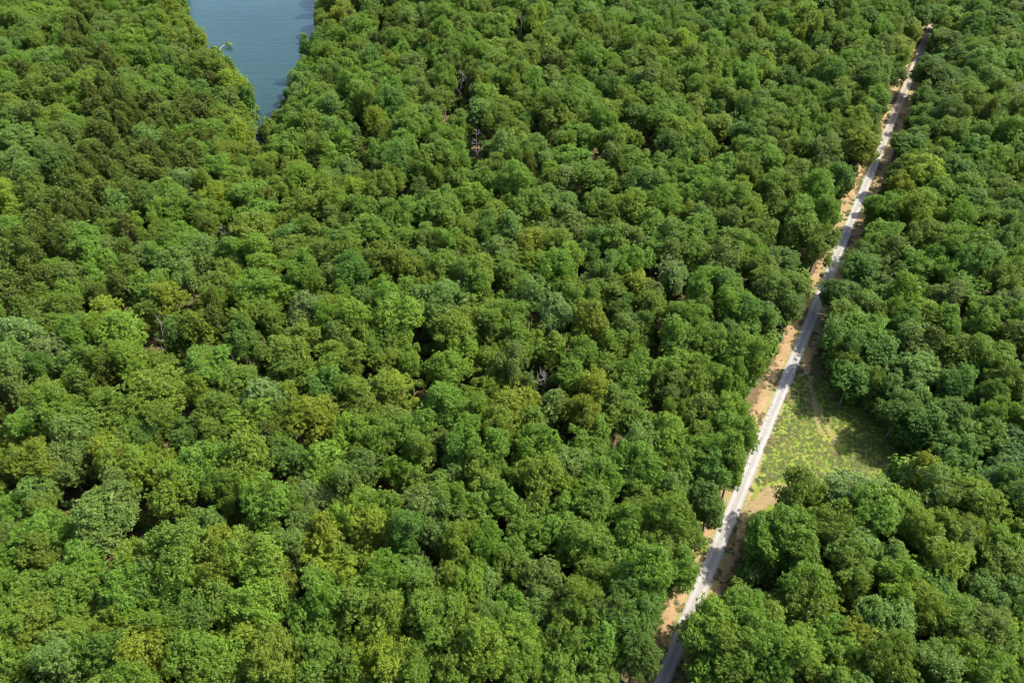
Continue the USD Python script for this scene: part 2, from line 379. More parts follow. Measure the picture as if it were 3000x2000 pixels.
# ------------------------------------------------------------------ tree models (one unit = one metre; crown radius about 4.5 m, height about 15 m)
def leaf_cloud(pos, nrm, size, seed, long=1.45, fold=0.25):
    """folded leaf sprays: two triangles each, lying across nrm"""
    g = np.random.default_rng(seed)
    n = len(pos)
    nrm = nrm / np.maximum(np.linalg.norm(nrm, axis=1, keepdims=True), 1e-9)
    a = g.normal(size=(n, 3))
    a -= (a * nrm).sum(1, keepdims=True) * nrm
    a /= np.linalg.norm(a, axis=1, keepdims=True)
    b = np.cross(nrm, a)
    s = np.broadcast_to(np.asarray(size, float), (n,))[:, None] * 0.5
    v = np.stack([pos - a * s * long, pos + b * s - nrm * s * fold, pos + a * s * long, pos - b * s - nrm * s * fold], 1)
    i = np.arange(n)[:, None] * 4
    return v.reshape(-1, 3), np.vstack([i + [0, 1, 2], i + [0, 2, 3]])


def unit(g, n):
    d = g.normal(size=(n, 3))
    return d / np.linalg.norm(d, axis=1, keepdims=True)


def broadleaf(seed, slim=1.0, loose=1.0, taper=1.0):
    g = np.random.default_rng(seed)
    R, H, top = 4.5, 15.0, 15.0
    base = 5.2 + g.uniform(-0.6, 0.8)
    mid, half = (base + top) / 2, (top - base) / 2
    lobes = []
    n_l = g.integers(15, 22)
    lean = g.normal(size=2) * 0.5
    lop = g.uniform(0, 6.28)                                              # the side that has grown further out
    for i in range(n_l):
        k = (i + 0.5) / n_l
        z = min(-0.65 + 1.6 * k + g.uniform(-0.15, 0.15), 0.96)
        w = i * 2.399963 + g.uniform(-0.8, 0.8)
        lr = g.uniform(0.7, 1.75) * (1.15 if z < 0.3 else 0.9)
        rr = math.sqrt(max(1 - z * z, 0.05)) ** taper * g.uniform(0.55, 1.12) * (R - 0.6 * lr) * (1 + 0.22 * math.cos(w - lop))
        lobes.append((np.array([rr * math.cos(w) * slim + lean[0] * z, rr * math.sin(w) * slim + lean[1] * z, mid + z * (half - 0.6 * lr) + g.uniform(-0.9, 0.7)]), lr))
    lobes.append((np.array([lean[0], lean[1], mid + 0.6]), 1.9))
    lobes.append((np.array([0, 0, mid - 1.6]), 1.9))
    c = np.array([0, 0, mid - 0.8])
    lv, tr = [], [tube([[0, 0, -0.4], [g.normal() * 0.1, g.normal() * 0.1, 3], [g.normal() * 0.25, g.normal() * 0.25, base + 1], [0.2 * g.normal(), 0.2 * g.normal(), mid + 1.5]], [0.36, 0.28, 0.2, 0.09], 7)]
    P, Nn, S = [], [], []
    for j, (lc, lr) in enumerate(lobes):
        start = np.array([0, 0, base + g.uniform(-0.4, 2.2)])
        bend = (start + lc) / 2 + [0, 0, -0.3]
        tr.append(tube([start, bend, lc], [0.13, 0.09, 0.04], 5))
        out = lc - c
        out /= np.linalg.norm(out)
        d = unit(g, 420) + out * 0.5 + np.array([0, 0, 0.25])
        d /= np.linalg.norm(d, axis=1, keepdims=True)
        gap = 0.56 / lr
        chosen = [0]
        for q in range(1, len(d)):                                    # spread the sprays over the lobe
            if (np.linalg.norm(d[chosen] - d[q], axis=1) > gap).all():
                chosen.append(q)
        for dq in d[chosen]:
            if g.uniform() < 0.12 * loose:
                continue
            pr = g.uniform(0.30, 0.70)
            reach = g.uniform(-0.2, 0.35) + (g.uniform(0.3, 0.9) if g.uniform() < 0.22 else 0.0)
            pc = lc + dq * (lr * g.uniform(0.80, 1.0) + reach)
            ax = dq * 0.8 + np.array([0, 0, 0.6])
            ax /= np.linalg.norm(ax)
            k = int(29 * (pr / 0.5) ** 1.4)
            e = unit(g, k) + ax * 0.8
            e /= np.linalg.norm(e, axis=1, keepdims=True)
            P.append(pc + e * pr * g.uniform(0.3, 1.25, (k, 1)) * (1, 1, 0.85))
            Nn.append(e * 0.6 + np.array([0, 0, 0.45]) + g.normal(size=(k, 3)) * 0.62)
            S.append(g.uniform(0.11, 0.30, k))
        k = int(26 * lr * lr)                                         # inner leaves that close the lobe
        e = unit(g, k)
        P.append(lc + e * lr * g.uniform(0.2, 0.7, (k, 1)))
        Nn.append(e + np.array([0, 0, 0.3]) + g.normal(size=(k, 3)) * 0.4)
        S.append(g.uniform(0.35, 0.6, k))
    crown = leaf_cloud(np.vstack(P), np.vstack(Nn), np.concatenate(S), seed + 5)
    return crown, join(tr)


def pine(seed):
    g = np.random.default_rng(seed)
    H, base = 15.0, 4.0
    P, Nn, S = [], [], []
    tr = [tube([[0, 0, -0.4], [0.05, 0, 5], [g.normal() * 0.1, g.normal() * 0.1, 10], [0, 0, H - 0.4]], [0.27, 0.2, 0.12, 0.03], 6)]
    w = 0.0
    z = base
    while z < H - 0.2:
        k = (z - base) / (H - base)
        ln = 3.3 * math.sin(math.pi * min(0.99, 0.30 + 0.70 * k)) ** 0.8 * g.uniform(0.72, 1.1) + 0.25
        w += 2.399963 + g.uniform(-0.4, 0.4)
        d = np.array([math.cos(w), math.sin(w), 0.32 + 0.35 * k])
        a, b = np.array([0, 0, z]), np.array([0, 0, z]) + d * ln
        tr.append(tube([a, (a + b) / 2 + [0, 0, -0.12], b], [0.07, 0.05, 0.02], 4))
        m = int(26 * ln) + 10
        t = g.uniform(0.3, 1.03, (m, 1)) ** 0.7
        P.append(a + (b - a) * t + g.normal(size=(m, 3)) * (0.36, 0.36, 0.26))
        Nn.append(unit(g, m) + np.array([0, 0, 0.5]))
        S.append(g.uniform(0.18, 0.34, m))
        z += g.uniform(0.09, 0.15)
    crown = leaf_cloud(np.vstack(P), np.vstack(Nn), np.concatenate(S), seed + 3, long=2.2, fold=0.1)
    return crown, join(tr)


def shrub(seed):
    g = np.random.default_rng(seed)
    P, Nn, S = [], [], []
    tr = []
    for i in range(9):
        w, q = g.uniform(0, 6.28), g.uniform(0, 0.75)
        lc = np.array([q * math.cos(w), q * math.sin(w), g.uniform(0.5, 1.5)])
        tr.append(tube([[0, 0, -0.1], lc * [0.5, 0.5, 0.6], lc], [0.04, 0.03, 0.015], 4))
        k = 55
        e = unit(g, k) + np.array([0, 0, 0.2])
        P.append(lc + e * 0.5 * g.uniform(0.5, 1.1, (k, 1)))
        Nn.append(e + np.array([0, 0, 0.6]) + g.normal(size=(k, 3)) * 0.4)
        S.append(g.uniform(0.14, 0.28, k))
    return leaf_cloud(np.vstack(P), np.vstack(Nn), np.concatenate(S), seed + 9), join(tr)


def snag(seed, H=13.0, forks=11, lean=0.6):
    """a dead tree: trunk and bare limbs with twigs"""
    g = np.random.default_rng(seed)
    z = np.linspace(0, 1, 7)
    off = np.cumsum(g.normal(size=(7, 2)) * 0.28, axis=0)
    off[0] = 0
    pts = np.c_[off + z[:, None] * lean, z * H - 0.3 * (z == 0)]
    trunk = tube(pts, np.linspace(0.14, 0.035, 7), 7)
    limbs = []
    for i in range(forks):
        t = g.uniform(0.32, 0.97)
        a = np.array([np.interp(t, z, pts[:, j]) for j in range(3)])
        w, ln = g.uniform(0, 6.28), g.uniform(1.4, 3.6) * (1.25 - 0.6 * t)
        b = a + np.array([math.cos(w) * ln, math.sin(w) * ln, ln * g.uniform(0.25, 0.95)])
        k = (a + b) / 2 + g.normal(size=3) * 0.22
        parts = [tube([a, k, b], [0.055, 0.04, 0.018], 5)]
        for q in range(4):
            s = a + (b - a) * g.uniform(0.35, 0.95)
            parts.append(tube([s, s + g.normal(size=3) * 0.35 + [0, 0, 0.3], s + g.normal(size=3) * 0.8 + [math.cos(w) * 0.5, math.sin(w) * 0.5, 0.5]], [0.04, 0.03, 0.012], 4))
        limbs.append(join(parts))
    return trunk, limbs


models = stage.CreateClassPrim("/World/tree_models")
shapes = [broadleaf(100 + 7 * i, slim=s, loose=l, taper=q) for i, (s, l, q) in enumerate(((1.0, 1.0, 1.2), (0.9, 1.6, 1.6), (1.06, 0.9, 1.0), (0.82, 1.2, 2.1), (1.0, 2.2, 1.3), (1.08, 1.4, 0.9), (0.88, 0.9, 1.8), (0.97, 1.8, 1.5), (1.03, 1.0, 1.1)))]
print("leaf triangles per shape", [len(s[0][1]) for s in shapes])
pines = [pine(900 + i) for i in range(4)]
shrubs = [shrub(700 + i) for i in range(3)]


def define_model(path, crown, trunk, material):
    x = UsdGeom.Xform.Define(stage, path)
    usdkit.mesh(stage, path + "/crown", crown, material)
    usdkit.mesh(stage, path + "/trunk", trunk, bark_mat, smooth=True)
    return path


made = {}


def model(kind, shape, colour):
    if kind == "broadleaf_tree":                                       # four of the nine crown shapes per leaf colour, a different four for each
        order = list(LEAF).index(colour)
        shape = (order * 2 + (0, 2, 5, 7)[shape % 4]) % 9
    key = (kind, shape, colour)
    if key not in made:
        src = {"broadleaf_tree": shapes, "pine_tree": pines, "shrub": shrubs}[kind][shape]
        made[key] = define_model(f"/World/tree_models/{kind}_{shape}_{LEAF[colour][0]}", *src, leaf_mats[colour])
    return made[key]


# ------------------------------------------------------------------ where the trees stand
CROWNS = """119,26,34p 238,89,43p 255,149,38p 179,17,30p 328,298,43p 353,323,38p 264,336,43p 319,383,51p 362,408,47p 447,353,47p 498,370,47p 595,357,55p 553,323,34p 591,238,43p 630,247,38p 276,408,43p 306,468,51p 374,464,47p 213,476,43p 255,502,47p 204,527,47p 238,570,51p 430,532,51p 468,549,38p 515,468,47p 604,519,34p 183,566,38p 149,638,43p 238,625,47p 349,553,34p 583,613,30p 60,55,55m 26,26,34m 196,51,38y 272,21,38d 315,26,43m 362,34,43b 421,26,47m 451,68,51m 493,38,43y 306,89,47b 353,72,38b 523,17,34m 527,81,51y 383,128,64y 298,170,47d 527,174,60b 608,123,47y 187,106,51m 106,140,55m 26,111,38m 26,170,47b 153,179,64b 85,187,47m 21,255,47m 136,251,51m 200,204,47m 374,230,55b 476,230,47m 451,264,43m 264,255,47y 540,289,47m 391,289,47m 493,328,47b 442,183,38m 702,251,51Y 676,200,21d 651,221,34y 672,315,51b 723,289,30y 744,311,21d 732,366,34y 102,289,51m 213,281,38b 162,298,47m 43,362,47b 106,366,51b 157,374,47y 200,417,47b 68,442,55b 136,459,51m 60,498,51b 98,561,47m 26,595,51Y 64,634,43y 293,574,43y 425,413,38b 459,447,47b 523,421,51m 587,408,47m 638,408,47m 681,396,55y 766,387,30d 800,408,38m 736,451,43y 672,472,47O 574,472,47m 549,540,55B 651,515,51m 634,595,43Y 396,591,34b 447,621,43d 357,630,47b 540,630,47m 604,642,47m 698,536,51y 740,583,64m 834,549,51y 889,553,38y 859,468,51m 910,442,43b 944,464,47m 919,617,47y 842,638,47y 974,17,30d 932,64,26o 953,38,30y 974,115,43m 919,157,38d 974,183,43y 897,208,32y 949,217,47m 880,251,43b 876,293,38b 936,264,51m 961,306,43m 919,332,43m 851,353,34d 936,370,43m 974,349,43b 846,396,34m 885,391,38m 974,404,47b 1017,51,34b 1038,106,47b 1085,51,47b 1043,17,34m 1145,34,43d 1183,47,38m 1255,26,47b 1298,72,51m 1332,26,47m 1383,26,38m 1430,81,55o 1506,30,64m 1544,77,26y 1595,47,51m 1664,34,47m 1723,30,55m 1774,17,47m 1808,64,47b 1885,47,55m 1957,26,47d 1991,68,43m 1200,89,51b 1238,140,47m 1128,111,26p 1098,136,26p 1060,166,43o 1017,238,34m 1111,230,55m 1136,166,30m 1208,204,60b 1298,119,51m 1332,153,38m 1459,140,51y 1417,166,47m 1447,200,51o 1472,242,47m 1306,238,30m 1553,191,55o 1664,128,38b 1634,89,43b 1642,208,26p 1617,187,38b 1723,191,51m 1761,128,38m 1791,149,38b 1834,111,38o 1851,162,34m 1953,123,55d 1868,204,60m 1957,255,55m 1991,221,38m 1804,238,34o 1047,281,47m 1077,332,38m 1140,315,51d 1230,272,47b 1289,298,51m 1255,340,47b 1349,362,38o 1408,332,60b 1442,374,43m 1561,264,47m 1595,328,47o 1651,311,34B 1702,298,55m 1834,272,47m 1846,323,47y 1897,298,51m 1957,306,47m 1983,349,43m 1523,298,47o 1617,362,43o 1664,366,38O 1766,366,43m 1574,430,38d 1655,408,47m 1800,430,43m 1723,413,43m 1970,404,51y 1957,451,47d 1026,408,43d 1200,396,60m 1179,447,55m 1166,502,60d 1230,510,47m 1119,468,38m 1281,447,38b 1349,468,43m 1476,447,51b 1451,498,55m 1366,540,51m 1523,489,34m 1595,489,34b 1549,506,21p 1681,472,60m 1838,485,51m 1791,468,38b 1910,489,43m 1026,510,55b 1060,468,34p 1655,532,47b 1749,536,60m 1604,540,34o 1851,553,38d 1902,566,43b 1115,583,43m 1298,591,38m 1383,595,47y 1608,591,43b 1655,617,47b 1851,630,51y 1936,630,51m 1744,617,47m 1221,630,51m 1064,630,43m 1149,634,38m 1447,630,51y 1553,638,51m 2051,17,51d 2136,38,64d 2187,51,47m 2323,26,47m 2362,47,38y 2425,26,38d 2481,38,43m 2544,51,43m 2630,55,34b 2664,26,43m 2043,179,55m 2208,98,47y 2289,85,43m 2396,102,55m 2506,106,38m 2591,81,38m 2668,94,38y 2128,157,47d 2298,157,55m 2536,145,34b 2638,149,55Y 2213,204,51m 2340,208,51m 2493,200,47m 2566,204,55d 2642,238,43d 2030,234,51m 2106,238,43m 2187,264,43m 2306,242,43d 2408,217,38y 2468,259,26b 2370,268,47m 2536,264,51d 2026,323,55y 2255,332,55m 2149,306,51m 2362,349,43m 2451,323,43b 2106,383,60y 2200,396,55d 2506,383,51O 2523,451,64O 2413,383,30m 2566,366,38d 2051,425,43m 2230,451,64m 2340,447,47m 2408,472,60b 2191,510,47m 2111,515,51m 2319,549,55m 2442,540,47d 2264,574,64m 2383,583,55m 2489,549,30d 2043,549,55m 2128,604,60m 2340,630,55m 2408,642,43m 2800,115,60d 2778,55,51m 2863,26,55m 2936,72,60d 2974,34,38d 2893,149,51m 2821,179,55d 2749,191,43d 2936,208,55m 2766,242,60d 2889,264,60b 2732,272,43d 2808,323,60m 2966,281,51B 2970,349,47b 2706,332,43m 2668,421,51d 2698,374,34d 2791,400,55m 2851,447,51d 2936,417,51m 2723,481,51o 2693,527,64Y 2638,561,34Y 2787,527,64d 2885,502,43m 2966,510,43m 2829,570,64m 2625,510,30b 2740,595,60m 2936,561,55m 2613,634,38m 2681,638,55y 2872,638,55m 2970,617,43d 38,697,47m 106,701,30p 106,735,34p 157,735,34p 51,778,47p 85,803,38p 34,850,60p 43,905,43p 374,697,38p 366,748,30p 230,697,47b 306,688,38m 268,744,55m 319,731,34b 170,807,51m 293,790,51m 425,752,47b 362,799,43m 549,705,68m 489,727,47m 532,790,51b 604,761,47b 553,829,43b 630,850,51m 736,705,68y 681,739,43m 757,748,38y 842,701,55d 778,795,51y 702,820,26y 574,905,17p 625,918,17p 757,871,47m 829,867,47y 885,816,47m 957,693,51m 936,752,43m 978,837,47b 455,850,60m 272,880,30p 213,875,43o 136,935,64m 208,926,38m 332,922,60Y 489,892,51Y 442,931,38o 162,982,51m 362,995,60y 715,948,38y 64,1020,64B 153,1037,64B 523,982,38d 591,990,47y 808,960,51o 893,922,47B 974,939,47y 715,1007,43d 230,1007,38m 51,1097,47b 238,1084,51b 383,1084,47y 472,1075,43o 315,1118,38p 264,1165,47p 608,1071,60m 698,1126,60m 872,1041,72y 851,1097,55m 966,1063,51y 43,1173,55b 170,1186,47y 459,1177,77y 523,1152,34o 85,1262,55m 196,1237,47m 306,1237,68m 238,1297,60b 481,1250,51m 374,1280,51o 549,1297,38d 770,1199,68B 659,1228,60m 842,1186,38y 744,1271,64y 906,1262,55Y 957,1169,47d 617,1288,47m 21,1305,38m 425,1301,34d 1017,765,47m 1081,718,64m 1183,714,55o 1242,701,43m 1115,769,47o 1030,820,47d 1064,888,47d 1204,807,47y 1319,731,38m 1366,748,38y 1370,693,43y 1502,701,43b 1561,718,47Y 1630,731,51y 1664,782,43y 1468,761,60b 1489,816,60o 1566,782,43y 1298,812,47o 1408,824,51y 1744,722,43d 1800,735,55m 1859,722,51b 1970,705,51b 1974,820,51B 1817,799,38m 1778,829,38b 1859,846,51Y 1915,905,47o 1187,875,43m 1255,850,38y 1140,905,43m 1242,905,47b 1281,939,51b 1170,956,64y 1357,948,51y 1557,880,51b 1604,939,51B 1621,867,21b 1664,858,38y 1698,905,47m 1723,960,55O 1778,871,51m 1834,973,43b 1043,969,51y 1026,1050,47y 1298,1007,55y 1430,965,55o 1502,939,51m 1519,1020,47o 1604,1020,47y 1702,1003,43O 1795,1024,34o 1702,1063,43m 1885,1029,34o 1966,1029,51o 1323,1092,47y 1357,1050,34y 1430,1067,38y 1485,1046,30y 1519,1105,47b 1455,1135,38y 1672,1118,47m 1736,1156,47Y 1795,1097,47m 1859,1105,43m 1085,1169,55y 1162,1148,51Y 1047,1241,55o 1030,1156,38m 1306,1211,64m 1498,1211,64Y 1617,1207,47b 1693,1216,43O 1719,1245,38O 1834,1148,51m 1966,1165,47b 1910,1118,26p 1723,1292,55m 1778,1250,47y 1842,1254,47o 1957,1297,55y 1213,1280,51m 1404,1237,34o 1468,1288,47y 1561,1262,47m 1872,1314,51b 1349,1305,47m 1026,1297,43y 2034,693,55m 2140,731,64m 2238,693,51m 2323,693,60m 2404,722,51m 2264,773,55d 2128,795,55b 2038,761,55m 2311,837,55m 2255,871,55d 2332,901,38d 2111,871,51b 2051,880,47m 2187,939,38d 2145,926,47m 2026,965,51m 2106,990,51d 2183,1016,47m 2051,1050,55m 2128,1071,51m 2191,1075,38m 2077,1135,55m 2136,1131,38m 2026,1156,43y 2128,1216,43y 2064,1233,55m 2043,1288,47m 2140,1280,47m 2191,1297,38m 2510,799,51d 2430,846,30d 2476,863,51d 2595,701,51m 2553,731,43m 2689,722,55m 2681,795,55m 2566,888,55m 2464,922,51m 2638,880,47y 2766,892,38B 2800,744,55m 2880,790,51b 2834,807,43d 2927,858,47m 2974,722,43m 2974,837,43m 2689,939,51y 2532,969,64m 2681,1007,60b 2766,965,43m 2851,956,55m 2953,905,43B 2974,986,51m 2808,1050,51m 2893,1050,55m 2455,1007,51d 2574,1050,68d 2681,1084,64b 2493,1105,47d 2638,1143,55d 2787,1135,51d 2936,1131,55m 26,1380,38m 115,1380,55O 204,1371,60b 366,1397,55y 455,1376,47O 587,1397,77m 749,1388,72y 876,1359,51d 953,1384,60y 949,1473,55B 30,1503,43m 111,1448,47b 140,1580,68m 298,1524,85b 374,1465,55b 502,1512,60y 621,1546,38b 532,1584,85m 647,1609,43Y 791,1516,60m 778,1588,47m 970,1588,60Y 949,1665,55Y 21,1597,38b 149,1631,47o 34,1669,43m 238,1656,60m 396,1673,55y 238,1746,64m 468,1716,60d 651,1707,43y 766,1673,72y 553,1750,55m 106,1771,51m 26,1750,38m 383,1775,60m 659,1780,64m 808,1737,60y 957,1758,60m 34,1822,47y 128,1826,55y 298,1831,55m 425,1856,47y 510,1865,51m 570,1852,38d 744,1822,72y 893,1835,47m 966,1856,43m 51,1903,64m 238,1873,60y 289,1937,43m 191,1963,64b 362,1937,43d 438,1946,64Y 566,1950,55m 664,1920,60y 727,1903,55Y 800,1950,60y 936,1941,60m 26,1971,43m 617,1992,64m 1055,1380,51d 1145,1397,30y 1255,1410,64m 1357,1405,47b 1442,1367,51m 1230,1346,38m 1340,1346,38d 1553,1346,47m 1647,1380,64b 1736,1359,51m 1761,1418,47m 1855,1367,64m 1953,1367,38m 1868,1427,51d 1413,1422,51y 1502,1414,34m 1561,1384,38m 1574,1444,55y 1017,1448,38b 1098,1473,55y 1230,1503,64b 1332,1482,43m 1451,1486,60m 1106,1529,47m 1026,1537,38y 1276,1571,64d 1536,1541,55o 1647,1537,55m 1732,1503,55m 1897,1469,51m 1851,1520,47m 1970,1495,34m 1081,1588,64Y 1179,1605,47d 1026,1626,47m 1544,1601,47m 1689,1597,64m 1808,1605,64m 1936,1550,55m 1430,1626,34m 1489,1665,43m 1340,1631,43y 1374,1673,47m 1238,1686,55b 1064,1707,51Y 1140,1712,43m 1323,1724,38y 1408,1724,43b 1587,1707,47b 1723,1695,47m 1872,1699,64m 1915,1648,38m 1502,1784,43m 1353,1763,38y 1264,1780,51m 1051,1797,64o 1149,1775,47y 1149,1865,55y 1264,1839,64m 1366,1822,43y 1421,1814,26b 1595,1792,43b 1655,1818,38m 1715,1792,43m 1808,1801,51d 1872,1843,47d 1085,1916,51Y 1021,1958,43m 1136,1954,55Y 1281,1899,38m 1230,1963,43m 1408,1920,60y 1532,1877,51y 1630,1882,34m 1689,1865,47m 1561,1937,47m 1664,1950,55m 1778,1907,55m 1744,1971,51m 1876,1950,43d 1510,1975,47m 1319,1971,47m 2497,1424,82B 2426,1486,46y 2441,1552,51m 2696,1404,41Y 2727,1450,61b 2630,1491,71y 2839,1501,66y 2686,1552,56y 2772,1603,46b 2548,1532,61m 2502,1623,61b 2594,1659,46b 2747,1654,66y 2951,1598,56y 2910,1649,66m 2441,1685,61m 2624,1736,56y 2716,1726,56d 2890,1726,61d 2966,1700,46m 2971,1777,41d 2415,1771,41y 2757,1807,61m 2686,1828,51y 2859,1843,56b 2512,1873,61Y 2431,1873,51m 2624,1879,66b 2778,1894,61m 2885,1914,46m 2956,1914,51Y 2466,1950,56y 2553,1960,51m 2676,1945,61b 2742,1965,51m 2844,1965,51m 2961,1981,46m 2977,1828,36d 2716,1231,61d 2793,1236,51d 2772,1297,56d 2869,1282,66m 2961,1251,41m 2936,1338,61T 2798,1353,56d 2951,1394,66T 2890,1430,56T 2971,1481,46d 2982,1578,26b 2604,1231,46d 2315,1448,47m 2306,1554,60m 2225,1584,51m 2225,1669,55m 2323,1656,51m 2191,1771,38m 2072,1809,55y 2149,1805,55m 2247,1805,55y 2366,1763,55m 2051,1877,47m 2106,1894,47y 2204,1886,60m 2289,1920,60y 2072,1967,38m 2162,1963,51m 2268,1980,51m 2366,1886,55y 2004,1388,55m 2081,1405,51d 2140,1380,43m 2089,1490,47d 1851,1571,47m 2000,1597,55m 2004,1669,47m 1940,1699,38m 1855,1780,55d 1838,1886,47d"""
MEAN_R = np.array([np.interp(y, (125, 375, 625, 875, 1125, 1375, 1625, 1875), (6.7, 5.7, 5.15, 4.5, 4.15, 3.8, 3.6, 3.2)) for y in range(0, 2001)])
px_seen = []
for e in CROWNS.split():
    a, b, c = e.split(",")
    px_seen.append((float(a), float(b), float(c[:-1]), c[-1]))
trees = []                                                # x, y, radius, height, colour, kind
for px, py, pr, col in px_seen:
    kind = "pine_tree" if col == "p" else "broadleaf_tree"
    z = 10.5
    for _ in range(3):
        p = at_height(px, py, z)
        R = pr * (to_pixel(p)[2]) / FPX
        if kind == "pine_tree":
            R = 2.4 * (R / 3.8) ** 0.4
            hc = 10.0
        else:
            R = 4.95 * (MEAN_R[int(np.clip(py, 0, 2000))] / 4.6) ** 0.25 * (R / MEAN_R[int(np.clip(py, 0, 2000))]) ** 0.7
            hc = 9.6 + 0.5 * (R - 4.5) + 0.8 * math.sin(px * 12.9 + py * 7.1)
        z = terrain(p[None, :2])[0] + hc
    trees.append([p[0], p[1], R, (hc * 1.5 if kind == "pine_tree" else hc * 1.5), col, kind])
n_seen = len(trees)

open_polys = [
    [(1925, 2000), (1925, 1900), (1935, 1843), (1950, 1753), (2015, 1700), (2060, 1640), (2110, 1560), (2145, 1500), (2172, 1440), (2196, 1380), (2212, 1330), (2216, 1290), (2190, 1250), (2186, 1200), (2202, 1150), (2238, 1100), (2262, 1040), (2300, 980), (2335, 940), (2366, 900), (2372, 860), (2408, 800),
     (2440, 750), (2446, 700), (2462, 650), (2472, 610), (2502, 560), (2540, 520), (2572, 470), (2576, 420), (2600, 420), (2606, 470), (2590, 520), (2560, 560), (2540, 610), (2516, 650), (2498, 700), (2480, 750), (2450, 800), (2395, 860), (2400, 900), (2395, 940), (2390, 980), (2388, 1040), (2420, 1100),
     (2450, 1150), (2520, 1190), (2600, 1240), (2645, 1290), (2662, 1350), (2640, 1395), (2600, 1418), (2560, 1385), (2480, 1368), (2440, 1345), (2370, 1352), (2330, 1378), (2290, 1440), (2225, 1500), (2185, 1560), (2145, 1640), (2140, 1700), (2070, 1753), (1995, 1843), (1990, 1900), (2000, 2000)],
    [(2604, 362), (2612, 300), (2624, 268), (2668, 285), (2656, 362)], [(2674, 178), (2682, 125), (2704, 104), (2720, 120), (2716, 178)], [(2570, 435), (2576, 378), (2612, 375), (2614, 435)],
    [(540, 0), (552, 50), (572, 95), (622, 140), (650, 172), (690, 205), (712, 240), (742, 285), (758, 335), (768, 372), (792, 378), (815, 362), (836, 300), (842, 262), (850, 230), (876, 185), (890, 140), (912, 100), (918, 60), (922, 0), (930, -40), (530, -40)],
]
GAPS = [(319, 1724, 30), (889, 1737, 32), (566, 893, 28), (540, 1092, 26), (744, 1062, 26), (1255, 1130, 32), (1659, 1288, 22), (1119, 1431, 34), (1391, 1588, 20), (2472, 1814, 32), (2395, 1703, 26), (1780, 780, 26), (1245, 1005, 22), (690, 905, 20), (1264, 1640, 24), (225, 1490, 26), (500, 1540, 22),
        (1885, 440, 26), (1350, 300, 24), (1590, 400, 22), (1180, 590, 20), (430, 700, 20), (1060, 420, 20), (2110, 430, 20), (1912, 1040, 24), (2270, 1660, 18), (2660, 1890, 20)]
for gx, gy, gr in GAPS:
    gr *= 0.72
    a_ = np.linspace(0, 2 * math.pi, 9)[:-1]
    open_polys.append([(gx + gr * math.cos(w), gy + 0.8 * gr * math.sin(w)) for w in a_])
SNAG_OPEN = [(1398, 470, 20, 75), (1527, 108, 16, 40), (1352, 290, 18, 50), (470, 1003, 18, 40), (655, 700, 18, 35), (1572, 1140, 24, 45), (892, 1760, 16, 50), (370, 442, 16, 30)]
for gx, gy, gw, gh in SNAG_OPEN:
    open_polys.append([(gx - 0.7 * gw, gy - gh), (gx + 0.7 * gw, gy - gh), (gx + 0.7 * gw, gy + 6), (gx - 0.7 * gw, gy + 6)])
samples = []
for poly in open_polys:
    poly = np.array(poly, float)
    X, Y = np.meshgrid(np.arange(poly[:, 0].min(), poly[:, 0].max() + 1, 9.0), np.arange(poly[:, 1].min(), poly[:, 1].max() + 1, 9.0))
    q = np.c_[X.ravel(), Y.ravel()]
    samples.append(q[inside(q, poly)])
OPEN = cKDTree(np.vstack(samples))
OPEN_MAIN = cKDTree(np.vstack(samples[:5]))
pines_px = np.array([(180, 0), (330, 60), (330, 230), (560, 230), (660, 340), (640, 420), (560, 500), (460, 560), (330, 640), (180, 720), (110, 900), (0, 950), (0, 700), (120, 600), (200, 500), (240, 400), (260, 300), (200, 150)], float)


def open_overlap(x, y, R, hc):
    """how far (in crown radii) the nearest open pixel lies from the crown's middle, seen along the road, clearing and water"""
    p = np.c_[x, y, terrain(np.c_[x, y]) + hc]
    u_, v_, d_ = to_pixel(p)
    r = R * FPX / d_
    return OPEN.query(np.c_[u_, v_])[0] / r, u_, v_, r


OPEN_G = at_height(OPEN.data[:, 0], OPEN.data[:, 1], 0.0)[:, :2]
for q in trees:                                           # crowns read too close to an open strip step back from it
    for step in range(18):
        ratio, a_, b_, r_ = open_overlap(np.array([q[0]]), np.array([q[1]]), q[2], q[3] * 0.63)
        if ratio[0] > 0.95:
            break
        near_px = OPEN.data[OPEN.query([a_[0], b_[0]])[1]]
        away = np.array([a_[0] - near_px[0], b_[0] - near_px[1]])
        away /= max(np.linalg.norm(away), 1e-6)
        k_ = np.argmin(((ROAD - q[:2]) ** 2).sum(1))
        out_ = np.array(q[:2]) - ROAD[k_]
        if np.hypot(*out_) < 13:
            away = out_ / max(np.hypot(*out_), 1e-6) * (1, -1)
        q[0] += away[0] * 0.7
        q[1] -= away[1] * 0.7
ta = np.array([[t[0], t[1], t[2], t[3]] for t in trees])
dr = seg_distance(ta[:, :2], ROAD[::4])
wet = inside(ta[:, :2], SHORE)
lap = open_overlap(ta[:, 0], ta[:, 1], ta[:, 2], ta[:, 3] * 0.63)[0]
ok = (dr > 2.6) & ~wet & (lap > 0.7)
trees = [t for t, k in zip(trees, ok) if k]
print("seen", n_seen, "kept", len(trees))
